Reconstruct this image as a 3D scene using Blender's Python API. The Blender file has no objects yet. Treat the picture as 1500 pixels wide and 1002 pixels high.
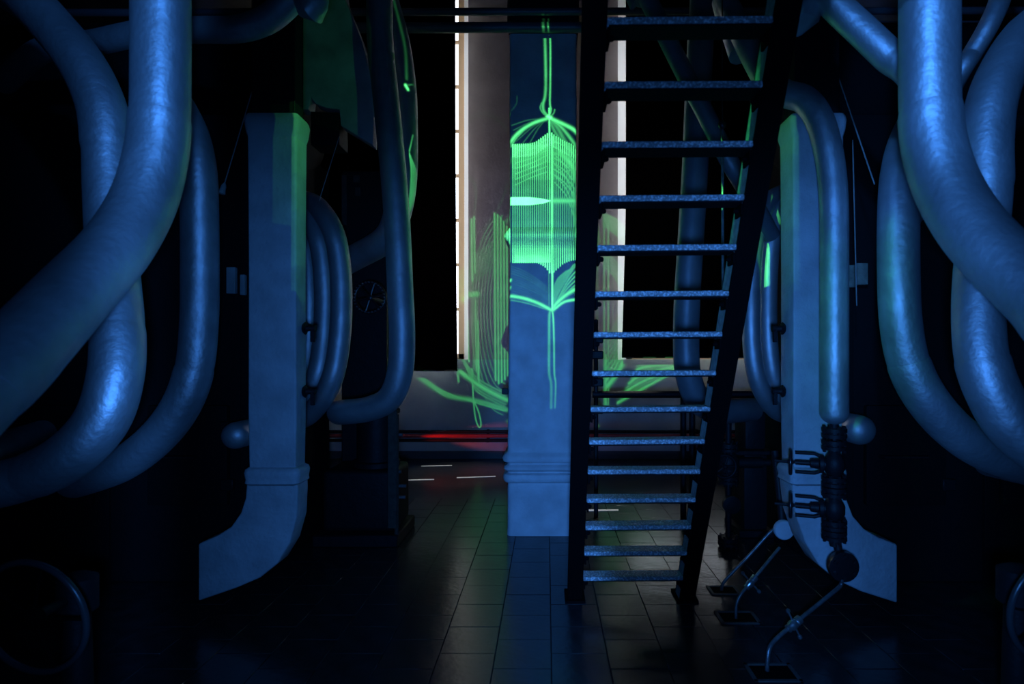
import bpy, bmesh, math, random
import numpy as np
from mathutils import Vector, Matrix

random.seed(7)
S = bpy.context.scene
COL = S.collection
PI = math.pi

# ------------------------------------------------------------------ camera
F = 833.33          # focal length in pixels of the 1500 px wide frame (20 mm)
H = 1.6             # eye height
VX, VY = 801.0, 520.0
cam_d = bpy.data.cameras.new('camera')
cam_d.lens = 20; cam_d.sensor_width = 36; cam_d.sensor_fit = 'HORIZONTAL'
cam_d.shift_x = -(VX - 750) / 1500
cam_d.shift_y = (VY - 501) / 1500
cam_d.clip_start = 0.05
cam_d.dof.use_dof = True; cam_d.dof.focus_distance = 5.0; cam_d.dof.aperture_fstop = 2.0
cam = bpy.data.objects.new('camera', cam_d); COL.objects.link(cam)
cam.location = (0, 0, H); cam.rotation_euler = (PI / 2, 0, 0)
S.camera = cam

S.view_settings.view_transform = 'Standard'
try: S.view_settings.look = 'None'
except Exception: pass
S.view_settings.gamma = 1; S.view_settings.use_curve_mapping = False
S.view_settings.exposure = 0.0

def P(px, py, Y):
    """point at distance Y seen at photo pixel (px, py)"""
    return Vector(((px - VX) / F * Y, Y, H - (py - VY) / F * Y))

# ------------------------------------------------------------------ world: overcast sky outside the covered windows
W = bpy.data.worlds.new('sky'); S.world = W; W.use_nodes = True
bg = W.node_tree.nodes['Background']
bg.inputs[0].default_value = (0.80, 0.88, 1.0, 1); bg.inputs[1].default_value = 5.0

# ------------------------------------------------------------------ lamps
def projector_light(name, loc, energy, color, img, rng, size, cone=160):
    """spot lamp looking along +Y, its beam shaped by a pattern slide (u, v = tangents of the beam angles)"""
    d = bpy.data.lights.new(name, 'SPOT'); d.energy = energy; d.color = color
    d.spot_size = math.radians(cone); d.spot_blend = 0.05; d.shadow_soft_size = size
    d.use_nodes = True
    nt = d.node_tree; nt.nodes.clear()
    N = nt.nodes.new; L = nt.links.new
    tc = N('ShaderNodeTexCoord'); sp = N('ShaderNodeSeparateXYZ'); L(tc.outputs['Normal'], sp.inputs[0])
    def m(op, a, b):
        q = N('ShaderNodeMath'); q.operation = op
        for i, v in enumerate((a, b)):
            if isinstance(v, (int, float)): q.inputs[i].default_value = v
            else: L(v, q.inputs[i])
        return q.outputs[0]
    u = m('MULTIPLY', m('DIVIDE', sp.outputs[0], sp.outputs[2]), -1.0)
    v = m('MULTIPLY', m('DIVIDE', sp.outputs[1], sp.outputs[2]), -1.0)
    u0, u1, v0, v1 = rng
    cb = N('ShaderNodeCombineXYZ')
    L(m('DIVIDE', m('SUBTRACT', u, u0), u1 - u0), cb.inputs[0])
    L(m('DIVIDE', m('SUBTRACT', v, v0), v1 - v0), cb.inputs[1])
    t = N('ShaderNodeTexImage'); t.image = img; t.extension = 'CLIP'; t.interpolation = 'Linear'
    L(cb.outputs[0], t.inputs[0])
    em = N('ShaderNodeEmission'); L(t.outputs[0], em.inputs[0]); em.inputs[1].default_value = 1.0
    out = N('ShaderNodeOutputLight'); L(em.outputs[0], out.inputs[0])
    o = bpy.data.objects.new(name, d); COL.objects.link(o)
    o.location = loc; o.rotation_euler = (PI / 2, 0, 0)
    return o

def make_image(name, A):
    h, w = A.shape
    im = bpy.data.images.new(name, w, h, alpha=False, float_buffer=False)
    im.colorspace_settings.name = 'Non-Color'
    px = np.ones((h, w, 4), np.float32); px[..., :3] = np.clip(A, 0, 1)[..., None]
    im.pixels.foreach_set(px.ravel()); im.update(); im.pack()
    return im

def sstep(a, b, x):
    t = np.clip((x - a) / (b - a), 0, 1); return t * t * (3 - 2 * t)

# blue stage flood standing low at the photographer's side; its beam map is hand-shaped, dimmed in the upper middle
BLUE = (0.060, 0.29, 1.0)
BLUE = (0.060, 0.29, 1.0)
BL = (0.0, -0.1, 1.5)
n = 400
U, V = np.meshgrid(np.linspace(-1.6, 1.6, n), np.linspace(-1.4, 1.4, n))
AU = np.abs(U)
lobes = np.interp(U, [-1.2, -1.0, -.86, -.785, -.735, -.70, -.62, -.54, -.40, -.26, -.14, -.09, .08, .13, .26, .40, .50, .60, .70, .77, .86, 1.1],
                  [.06, .10, .13, .25, .85, 1.25, .27, .35, .50, .60, .55, 1.75, 1.75, .95, 1.0, 1.0, 1.0 * .80, .52, .95, .55, .24, .10])
beam = lobes * (0.3 + .7 * sstep(-.68, -.4, V))
vs0 = .04 + np.where(U > 0, .40, .24) * AU
upper_dim = 1 - 0.80 * sstep(vs0, vs0 + .34, V) * (1 - np.where(U > 0, sstep(.48, .56, U), sstep(.56, .63, AU)))
low = 1 - .82 * (1 - sstep(-.36, -.10, V)) * sstep(.085, .12, U) * (1 - sstep(.30, .38, U))
prof = beam * upper_dim * low * (1 - .45 * sstep(.25, .55, V))
projector_light('blue_flood', BL, 640 / 1.9 * prof.max(), BLUE, make_image('blue_beam', prof / prof.max()), (-1.6, 1.6, -1.4, 1.4), 0.07)

# its twin hung higher, its beam kept to the tall pipes at either side
BH = (0.0, -0.1, 3.5)
U, V = np.meshgrid(np.linspace(-1.2, 1.2, n), np.linspace(-1.0, .8, n))
high = np.where(U > 0, sstep(.46, .54, U), .62 * sstep(.55, .61, -U)) * (1 - sstep(.84, 1.02, np.abs(U))) * sstep(-.66, -.44, V)
projector_light('blue_flood_high', BH, 230, BLUE, make_image('blue_beam_high', high), (-1.2, 1.2, -1.0, .8), 0.07)

# laser projector hung above the aisle: slide drawn further down from strokes
LP = Vector((-0.12, 2.15, 3.33))
LR = (-1.20, 1.40, -1.05, 0.55); LRES = 0.0008
LW, LH = int((LR[1] - LR[0]) / LRES), int((LR[3] - LR[2]) / LRES)
slide = np.zeros((LH, LW), np.float32)
def uv(p): return ((p[0] - LP.x) / (p[1] - LP.y), (p[2] - LP.z) / (p[1] - LP.y))
def catmull(pts, n=8):
    pts = [Vector(p) for p in pts]
    if len(pts) < 3: return pts
    q = [2 * pts[0] - pts[1]] + pts + [2 * pts[-1] - pts[-2]]
    out = []
    for i in range(1, len(q) - 2):
        for k in range(n):
            t = k / n
            a, b, c, d = q[i - 1], q[i], q[i + 1], q[i + 2]
            out.append(0.5 * ((2 * b) + (c - a) * t + (2 * a - 5 * b + 4 * c - d) * t * t + (3 * b - a - 3 * c + d) * t ** 3))
    out.append(q[-2]); return out
def to_img(p):
    u, v = uv(p); return ((u - LR[0]) / LRES, (v - LR[2]) / LRES)
WALL_GAIN = 2.9    # lines that land farther off were drawn by eye, brighten them
def stroke(pts, Y, w, inten, smooth=True, inten2=None):
    """draw a laser line on the slide: pts are photo pixels of where it lands on the plane at distance Y, w its width there"""
    if Y == WY: inten = inten * WALL_GAIN
    if smooth and len(pts) > 2: pts = [tuple(p) for p in catmull([(a, b, 0) for a, b in pts])]
    if Y == WY and pts[0][0] < 800: pts = [p for p in pts if p[0] < 744.5] or pts[:1]
    if len(pts) < 2: return
    q = [to_img(P(p[0], p[1], Y)) for p in pts]
    inten = min(1, inten) ** 1.7; inten2 = None if inten2 is None else min(1, inten2) ** 1.7
    r = max(0.7, w * Y / F / (Y - LP.y) / LRES / 2)
    m = len(q) - 1
    for i in range(m):
        (x0, y0), (x1, y1) = q[i], q[i + 1]
        I = inten if inten2 is None else inten + (inten2 - inten) * (i + .5) / m
        xa, xb = int(max(0, min(x0, x1) - 2.5 * r - 1)), int(min(LW, max(x0, x1) + 2.5 * r + 2))
        ya, yb = int(max(0, min(y0, y1) - 2.5 * r - 1)), int(min(LH, max(y0, y1) + 2.5 * r + 2))
        if xa >= xb or ya >= yb: continue
        X, Yy = np.meshgrid(np.arange(xa, xb), np.arange(ya, yb))
        dx, dy = x1 - x0, y1 - y0; l2 = dx * dx + dy * dy + 1e-9
        t = np.clip(((X - x0) * dx + (Yy - y0) * dy) / l2, 0, 1)
        d = np.hypot(X - x0 - t * dx, Yy - y0 - t * dy)
        g = I * np.exp(-(d / r) ** 2 * 1.2)
        s = slide[ya:yb, xa:xb]; np.maximum(s, g, out=s)
def fill(world_pts, inten, soft=0):
    q = [to_img(p) for p in world_pts]
    xs, ys = [a for a, b in q], [b for a, b in q]
    xa, xb = int(max(0, min(xs) - 1)), int(min(LW, max(xs) + 2)); ya, yb = int(max(0, min(ys) - 1)), int(min(LH, max(ys) + 2))
    if xa >= xb or ya >= yb: return
    X, Yy = np.meshgrid(np.arange(xa, xb), np.arange(ya, yb)); ins = np.zeros(X.shape, bool)
    for i in range(len(q)):
        (x0, y0), (x1, y1) = q[i], q[(i + 1) % len(q)]
        if y0 == y1: continue
        c = ((y0 > Yy) != (y1 > Yy)) & (X < (x1 - x0) * (Yy - y0) / (y1 - y0) + x0)
        ins ^= c
    s = slide[ya:yb, xa:xb]; s[ins] = np.maximum(s[ins], inten)
WY = 8.77    # back wall
def lerp_path(path, x):
    return float(np.interp(x, [a for a, b in path], [b for a, b in path]))

DY = 5.03    # front of the central duct
def draw_laser():
    # stem above the leaf
    stroke([(796, 28), (798, 62), (799, 115), (798, 140), (795, 152), (796, 162), (802, 169)], DY, 4.0, .42)
    stroke([(803, 28), (805.5, 62), (805.5, 120), (805, 150), (806.5, 160), (804, 170)], DY, 2.6, .5)
    stroke([(793, 150), (791, 158), (796, 166), (803, 170), (810, 166), (812, 160)], DY, 2, .35)
    stroke([(804, 158), (804.5, 200)], DY, 2.2, .8)
    stroke([(802, 170), (806, 172)], DY, 6, .9)
    # shoulders
    stroke([(804, 172), (780, 180), (760, 193), (745, 210)], DY, 5, .55)
    stroke([(804, 172), (775, 184), (757, 200), (748, 214)], DY, 3, .38)
    for e in ((749, 183), (752, 190), (756, 206), (766, 208), (776, 208)):
        stroke([(800, 173), ((800 + e[0]) / 2, (173 + e[1]) / 2 - 3), e], DY, 1.8, .16)
    stroke([(804, 172), (822, 180), (838, 188), (847, 196)], DY, 5.5, .62)
    stroke([(806, 174), (820, 184), (832, 198), (844, 216), (848, 232)], DY, 5, .42)
    stroke([(806, 176), (816, 186), (826, 205), (838, 222)], DY, 7, .3)
    stroke([(806, 178), (814, 195), (830, 214)], DY, 5, .3)
    stroke([(757, 140), (756, 152), (748, 162)], DY, 1.5, .1)
    # comb of vertical lines
    top = [(748, 211), (775, 210), (784, 208), (792, 202), (800, 196), (806, 193), (814, 199), (826, 206), (838, 211), (846, 222)]
    bot = [(748, 383), (786, 383), (793, 386), (800, 391), (804, 398), (809, 399), (815, 393), (825, 384), (835, 380), (846, 378)]
    k = 0; x = 751.0
    while x < 846:
        t, b = lerp_path(top, x), lerp_path(bot, x)
        right = x > 807
        segs = [(t, t + 18, .95, .9), (t + 18, 262, .70, .52), (262, 300, .50, .44), (300, 345, .42, .50), (345, 362, .55, .70), (362, b, .78, .98)]
        for (a, c, i1, i2) in segs:
            f = (.84 if right else 1.0) * (1.25 if abs(x - 806) < 3 else 1)
            stroke([(x, a), (x, (a + c) / 2 + .01), (x, c)], DY, 1.65, i1 * f, False, i2 * f)
        x += 3.15; k += 1
    # glow between the lines, strongest under the shoulders and above the lower edge
    for i, (y0, y1, a) in enumerate([(211 + 3 * i, 214 + 3 * i, .36 * (1 - i / 19) ** 1.6) for i in range(19)] + [(344 + 3 * i, 347 + 3 * i, .66 * ((i + 1) / 13) ** 1.4) for i in range(13)]):
        a = a ** 1.6
        fill([P(754, y0, DY), P(806 if y0 > 300 else 800, y0, DY), P(806 if y0 > 300 else 804, y1, DY), P(752, y1, DY)], a)
    for y in (225, 240, 256, 266):
        stroke([(812, y), (830, y + 22), (841, y + 60), (844, y + 110)], DY, 2, .35)
    for j in range(7):
        stroke([(754, 222 + 8 * j), (780, 216 + 7 * j), (800, 203 + 8 * j)], DY, 2, .4)
        stroke([(810, 206 + 8 * j), (828, 214 + 9 * j), (846, 232 + 10 * j)], DY, 2.4, .36)
    stroke([(820, 222), (836, 240), (843, 262)], DY, 10, .38)
    # white bar
    fill([P(747, 287.5, DY), P(775, 287.5, DY), P(795, 290, DY), P(807, 293, DY), P(795, 297, DY), P(775, 299.5, DY), P(747, 299.5, DY)], 1.0)
    stroke([(807, 293), (846, 293)], DY, 9, .42)
    stroke([(808, 200), (808, 395)], DY, 2.6, .75, False)
    # lower fan
    for j in range(13):
        stroke([(748, 388 + 3.6 * j), (768, 396 + 3.4 * j), (790, 410 + 2.9 * j), (802, 420 + 2.5 * j)], DY, 1.6, .11 + .012 * (j % 4))
    stroke([(747, 432), (768, 436), (788, 443), (807, 453)], DY, 5, .62)
    stroke([(747, 438), (772, 443), (800, 452)], DY, 2.4, .3)
    stroke([(846, 420), (828, 431), (814, 444), (809, 453)], DY, 6, .6)
    stroke([(846, 437), (826, 441), (810, 453)], DY, 4, .62)
    for j in range(9):
        stroke([(846 - 2.2 * j, 383 + 1.2 * j if j < 4 else 388 + j), (832 - 2 * j, 404 + .5 * j), (818 - 1.1 * j, 428), (809, 450)], DY, 2.2, .34)
    for j in range(4):
        stroke([(846, 392 + 7 * j), (830, 412 + 5 * j), (812, 446)], DY, 2.4, .42)
    stroke([(808.5, 396), (808.5, 452)], DY, 2.6, .9, False)
    stroke([(803.5, 394), (803.8, 450)], DY, 1.6, .3, False)
    # tails
    stroke([(808, 452), (804.5, 460), (804, 500), (804, 545), (807, 562), (807, 597)], DY, 4, .42, True, .28)
    stroke([(806, 452), (809.5, 460), (811, 500), (811.5, 545), (813.5, 562), (812.5, 597)], DY, 2.6, .62, True, .3)
    # ---- what passes the duct and lands on the back wall (left)
    g = 1.0
    for (x, a, b, w, i) in ((682, 335, 528, 2.2, .22), (685, 470, 530, 2.5, .34), (690, 322, 412, 3.5, .34), (694, 318, 400, 3, .36), (692, 400, 545, 3, .18),
                            (696, 440, 545, 2.5, .32), (699.5, 470, 565, 3, .36), (670, 545, 559, 3, .3),
                            (724, 313, 557, 3, .40), (728.5, 315, 562, 3, .42), (733, 319, 560, 3, .42), (737.5, 325, 556, 3, .44), (742, 332, 550, 3, .46)):
        stroke([(x, a), (x + .5, (a + b) / 2), (x + 1.5, b)], WY, w, i * g)
    for (x0, x1) in ((681, 686), (690, 698), (722, 746)):
        stroke([(x0, 432), (x1, 431)], WY, 10, .34 * g)
    for j in range(11):
        A, B = 10 + 4.6 * j, 52 + 9.5 * j
        pts = [(746 - A * math.cos(t) ** .8, 448 + (j - 3) * 2 + B * math.sin(t)) for t in np.linspace(-1.45, 1.45, 15)]
        stroke(pts, WY, 1.9, .21 * g)
    for j in range(7):
        stroke([(670, 396 + 7 * j), (700, 372 + 6 * j), (746, 332 + 7 * j)], WY, 2.6, .19 * g)
    stroke([(672, 415), (705, 382), (746, 352)], WY, 12, .12)
    for j in range(6):
        stroke([(674 + 3 * j, 520 + 7 * j), (700, 555 + 4 * j), (746, 580 + 4 * j)], WY, 3, .24 * g)
    stroke([(674, 545), (700, 564), (725, 578), (746, 588)], WY, 7, .34 * g)
    stroke([(610, 550), (632, 566), (656, 580), (690, 586), (720, 593), (746, 602)], WY, 7, .26 * g)
    stroke([(618, 553), (650, 574), (690, 588), (746, 604)], WY, 3, .3 * g)
    stroke([(691, 540), (693, 585), (696, 612), (701, 626), (704, 622), (701, 605), (694, 588)], WY, 2, .34 * g)
    stroke([(684, 178), (702, 168), (724, 172), (746, 192)], WY, 1.8, .09)
    stroke([(684, 262), (692, 264), (697, 285), (693, 318), (688, 340)], WY, 1.8, .12)
    stroke([(746, 262), (732, 300), (712, 330), (690, 350)], WY, 1.8, .11)
    stroke([(622, 566), (645, 590), (668, 618)], WY, 1.2, .05)
    # ---- right of the duct
    for (x, a, b, i) in ((884.5, 312, 600, .24), (890.5, 316, 600, .26), (887, 520, 596, .34), (897, 330, 505, .1), (903, 345, 500, .1), (909, 355, 500, .1)):
        stroke([(x, a), (x, b)], WY, 2.6, i)
    for j in range(5):
        stroke([(884, 314 + 4 * j), (898, 320 + 5 * j), (916, 332 + 6 * j)], WY, 4, .26)
        stroke([(884, 370 + 5 * j), (900, 382 + 6 * j), (916, 402 + 9 * j)], WY, 3, .24)
    for j in range(8):
        stroke([(886, 560 - 9 * j), (900, 540 - 9 * j), (914, 512 - 10 * j)], WY, 3.4, .34 - .025 * j)
    stroke([(889, 566), (900, 552), (913, 530)], WY, 8, .40)
    for j in range(8):
        stroke([(905 + 4 * j, 590 - 7 * j), (940, 570 - 5.2 * j), (986, 545 - 2 * j)], WY, 5, .36 if j % 2 == 0 else .22)
    # ---- stray hits on pipes and machinery either side
    for j in range(7):
        stroke([(598 + 1.7 * j, 228 + 3 * j), (601 + 1.9 * j, 262), (597 + 1.6 * j, 318 - 4 * j)], 4.6, 1.6, .5)
    stroke([(592, 128), (596, 134)], 4.6, 4, .8); stroke([(594, 128), (606, 125), (618, 128)], 4.6, 2, .3)
    stroke([(574, 0), (584, 40), (592, 75), (594, 118)], 4.6, 5, .16)
    stroke([(604, 200), (598, 225)], 4.6, 2, .4)
draw_laser()
# broad spill of the laser on the sides of the machinery
LX = -1.509; RX = 1.484; DF = 3.425
for i in range(12):
    z1, z0 = 3.14 - i * .11, 3.14 - (i + 1) * .11; f = 1 - i / 12
    fill([(LX, 3.40, z1), (LX, 3.62, z1), (LX, 3.62, z0), (LX, 3.40, z0)], .022 * f ** .7)
    fill([(RX, 3.40, z1 + .1), (RX, 3.68, z1 + .1), (RX, 3.68, z0), (RX, 3.40, z0)], .016 * f ** .7)
fill([(LX - .33, 3.42, 3.12), (LX, 3.42, 3.12), (LX, 3.42, 2.38), (LX - .33, 3.42, 2.43)], .0025)
fill([P(430, -60, 4.5), P(430, 170, 4.5), P(500, 190, 4.5), P(526, 206, 4.5), P(524, 60, 4.5), P(500, -60, 4.5)], .003)
Q = 4.22
fill([P(1106, 372, Q), P(1106, 335, Q), P(1115, 338, Q), P(1127, 372, Q), P(1125, 405, Q), P(1113, 405, Q)], .09)
for j in range(5): stroke([(1108 + 3 * j, 336 + 6 * j), (1110 + 3 * j, 370), (1112 + 3 * j, 408)], Q, 2, .45)
fill([P(1117, 268, Q), P(1124, 285, Q), P(1139, 320, Q), P(1134, 320, Q), P(1124, 302, Q)], .2)
projector_light('green_laser', LP, 2100, (0.115, 1.0, 0.25), make_image('laser_slide', slide), LR, 0.004)

d = bpy.data.lights.new('laser_web_fill', 'SPOT'); d.energy = 36; d.color = (.05, 1, .25); d.shadow_soft_size = .03; d.spot_size = math.radians(33); d.spot_blend = 1  # added green spot, lights the ladder web outside the slide's reach
o = bpy.data.objects.new('laser_web_fill', d); COL.objects.link(o); o.location = LP + Vector((.1, .03, 0))
o.rotation_euler = (Vector((.862, 2.52, 2.50)) - o.location).to_track_quat('-Z', 'Y').to_euler()

# unseen lamps added to light the pier of the back wall
def point(name, loc, e, col, r=.05):
    d = bpy.data.lights.new(name, 'POINT'); d.energy = e; d.color = col; d.shadow_soft_size = r
    o = bpy.data.objects.new(name, d); COL.objects.link(o); o.location = loc; return o
def wash(name, loc, aim, e, col, ang):
    d = bpy.data.lights.new(name, 'SPOT'); d.energy = e; d.color = col; d.shadow_soft_size = .12; d.spot_size = math.radians(ang); d.spot_blend = .8
    o = bpy.data.objects.new(name, d); COL.objects.link(o); o.location = loc
    o.rotation_euler = (Vector(aim) - o.location).to_track_quat('-Z', 'Y').to_euler()
wash('warm_pier_fill', (-1.75, 6.6, 3.0), (-.85, WY, 3.2), 9, (1.0, .34, .28), 110)
wash('white_pier_fill', (1.65, 6.3, 3.2), (1.0, WY, 3.3), 16, (.92, .95, 1.0), 110)
d = bpy.data.lights.new('red_wall_spot', 'SPOT'); d.energy = 130; d.color = (1, .07, .035); d.shadow_soft_size = .03; d.spot_size = math.radians(15); d.spot_blend = .7  # hidden red spot low at the left of the back wall
o = bpy.data.objects.new('red_wall_spot', d); COL.objects.link(o); o.location = (-2.7, 8.40, .34)
o.rotation_euler = (Vector((-1.15, 8.69, .33)) - o.location).to_track_quat('-Z', 'Y').to_euler()

# spots added to light the white floor strips
# they stand inside the room, in place of daylight through window gaps
for k, (x, y) in enumerate(((-1.15, 7.7), (.75, 5.9))):
    d = bpy.data.lights.new('floor_strip_spot', 'SPOT'); d.energy = 420; d.color = (1, .98, .94); d.shadow_soft_size = .03
    d.spot_size = math.radians(20 if k == 0 else 14); d.spot_blend = .6
    o = bpy.data.objects.new('floor_strip_spot', d); COL.objects.link(o)
    o.location = (x * 1.5, y + .4, 5.5); o.rotation_euler = (Vector((x, y, 0)) - Vector(o.location)).to_track_quat('-Z', 'Y').to_euler()

# ------------------------------------------------------------------ materials
def mat(name, col, rough=.5, metal=0, spec=.5, bump=0, bscale=40, var=0, vscale=8, speck=0, wave=0, stretch=None):
    m = bpy.data.materials.new(name); m.use_nodes = True
    nt = m.node_tree; b = nt.nodes['Principled BSDF']; N = nt.nodes.new; L = nt.links.new
    b.inputs['Base Color'].default_value = (*col, 1); b.inputs['Roughness'].default_value = rough
    b.inputs['Metallic'].default_value = metal; b.inputs['Specular IOR Level'].default_value = spec
    tc = N('ShaderNodeTexCoord'); mp = N('ShaderNodeMapping'); L(tc.outputs['Object'], mp.inputs[0])
    if stretch: mp.inputs['Scale'].default_value = stretch
    if var or speck:
        nz = N('ShaderNodeTexNoise'); nz.inputs['Scale'].default_value = vscale; nz.inputs['Detail'].default_value = 6
        L(mp.outputs[0], nz.inputs[0])
        r = N('ShaderNodeValToRGB'); L(nz.outputs[0], r.inputs[0])
        lo, hi = (.35, .68) if not speck else (.47, .62)
        r.color_ramp.elements[0].position = lo; r.color_ramp.elements[1].position = hi
        k = var if not speck else speck
        r.color_ramp.elements[0].color = (*[c * (1 - k) for c in col], 1)
        r.color_ramp.elements[1].color = (*[min(1, c * (1 + k * .6)) for c in col], 1)
        L(r.outputs[0], b.inputs['Base Color'])
        rr = N('ShaderNodeMapRange'); L(nz.outputs[0], rr.inputs[0])
        rr.inputs[3].default_value = min(1, rough * 1.2); rr.inputs[4].default_value = rough * .8
        L(rr.outputs[0], b.inputs['Roughness'])
    if bump:
        n1 = N('ShaderNodeTexNoise'); n1.inputs['Scale'].default_value = bscale; n1.inputs['Detail'].default_value = 8
        n2 = N('ShaderNodeTexNoise'); n2.inputs['Scale'].default_value = bscale * .2; n2.inputs['Detail'].default_value = 3
        L(mp.outputs[0], n1.inputs[0]); L(mp.outputs[0], n2.inputs[0])
        ad = N('ShaderNodeMath'); ad.operation = 'MULTIPLY_ADD'; L(n2.outputs[0], ad.inputs[0]); ad.inputs[1].default_value = 2.5; L(n1.outputs[0], ad.inputs[2])
        bp = N('ShaderNodeBump'); bp.inputs['Strength'].default_value = bump; bp.inputs['Distance'].default_value = .009
        L(ad.outputs[0], bp.inputs['Height']); L(bp.outputs[0], b.inputs['Normal'])
    return m

M_pipe = mat('silver_pipe_paint', (.56, .57, .59), .53, .75, .5, .35, 34, .22, 5)
M_pipe2 = mat('silver_pipe_paint_smooth', (.50, .51, .53), .51, .7, .5, .22, 28, .2, 5)
M_pipe3 = mat('dark_blue_pipe_paint', (.17, .175, .19), .46, .3, .5, .22, 28, .2, 5)
M_duct = mat('duct_paint', (.50, .51, .53), .62, 0, .35, .5, 42, .18, 5)
M_iron = mat('black_iron', (.010, .010, .012), .55, 0, .25, .2, 60)
M_rim = mat('lit_black_rim', (.05, .05, .055), .3, .2, .5)  # rim colour lightened so the wheel's arc reads as lit
M_gloss = mat('black_enamel', (.012, .012, .014), .28, 0, .45)
M_steel = mat('worn_steel', (.18, .18, .19), .35, .6, .5, .2, 90, .4, 30)
M_chrome = mat('bright_steel', (.55, .55, .56), .28, .9)
M_boiler = mat('boiler_black', (.007, .007, .008), .7, 0, .15, .3, 30)
M_hopper = mat('hopper_grey', (.42, .43, .43), .6, 0, .3, .3, 25, .3, 4)
M_stile = mat('ladder_black_paint', (.003, .003, .0035), .8, 0, .03, .2, 70)
M_web = mat('ladder_grey_paint', (.30, .31, .30), .6, 0, .3, .2, 70, .3, 30)
M_tread = mat('ladder_tread', (.62, .62, .64), .5, .1, .4, .9, 170, 0, 95, .5)
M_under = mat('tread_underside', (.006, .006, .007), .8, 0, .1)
M_wall = mat('white_plaster', (.35, .30, .29), .75, 0, .2, .25, 30, .12, 3)
M_sill = mat('sill_wall_paint', (.36, .39, .37), .6, 0, .3, .2, 30, .12, 3)
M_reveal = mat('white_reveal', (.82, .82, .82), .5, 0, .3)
M_dark = mat('dark_wall', (.012, .011, .012), .85, 0, .1, .3, 12)
M_frame = mat('tan_window_frame', (.52, .34, .19), .5, 0, .4, .1, 40)
M_curtain = mat('black_cloth', (.002, .002, .002), .95, 0, .02)
M_bounce_lining = mat('white_bounce_lining', (.85, .84, .82), .9, 0, .1)  # unseen white backing, added to bounce daylight onto frame and reveal
M_red = mat('red_light_pipe_paint', (.46, .05, .045), .45, 0, .4, .15, 40)  # red light along the wall foot, put into the pipe's colour
M_tile = mat('dark_floor_tile', (.022, .023, .025), .22, 0, .55, .10, 30, .35, 9)
M_grout = mat('grout', (.018, .018, .018), .7, 0, .2)
M_skirt = mat('dark_skirting', (.06, .06, .06), .5, 0, .4)
M_plate = mat('pale_plate', (.28, .26, .20), .6, 0, .3, .1, 60, .3, 20)
M_brown = mat('brown_casing', (.06, .05, .04), .6, 0, .3, .2, 60, .3, 20)
M_rope = mat('cord', (.30, .30, .28), .7)

def glass_mat():
    m = bpy.data.materials.new('window_glass'); m.use_nodes = True
    nt = m.node_tree; nt.nodes.clear(); N = nt.nodes.new; L = nt.links.new
    t = N('ShaderNodeBsdfTransparent'); g = N('ShaderNodeBsdfGlossy'); g.inputs['Roughness'].default_value = .05
    fr = N('ShaderNodeFresnel'); fr.inputs[0].default_value = 1.45
    mx = N('ShaderNodeMixShader'); o = N('ShaderNodeOutputMaterial')
    L(fr.outputs[0], mx.inputs[0]); L(t.outputs[0], mx.inputs[1]); L(g.outputs[0], mx.inputs[2]); L(mx.outputs[0], o.inputs[0])
    return m
M_glass = glass_mat()

def far_floor_mat():
    """floor tiles too far away to tell apart: same tile colour with fine recessed joints"""
    m = mat('dark_floor_far', (.022, .023, .025), .22, 0, .55, 0, 30, .35, 9)
    nt = m.node_tree; N = nt.nodes.new; L = nt.links.new; b = nt.nodes['Principled BSDF']
    tc = N('ShaderNodeTexCoord'); br = N('ShaderNodeTexBrick'); L(tc.outputs['Object'], br.inputs[0])
    br.inputs['Scale'].default_value = 1; br.inputs['Mortar Size'].default_value = .004
    br.inputs['Brick Width'].default_value = .2995; br.inputs['Row Height'].default_value = .2995
    br.inputs['Color1'].default_value = br.inputs['Color2'].default_value = (1, 1, 1, 1); br.inputs['Mortar'].default_value = (0, 0, 0, 1)
    bp = N('ShaderNodeBump'); bp.inputs['Strength'].default_value = .5; bp.inputs['Distance'].default_value = .004
    L(br.outputs['Color'], bp.inputs['Height']); L(bp.outputs[0], b.inputs['Normal'])
    return m
M_far = far_floor_mat()

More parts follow.
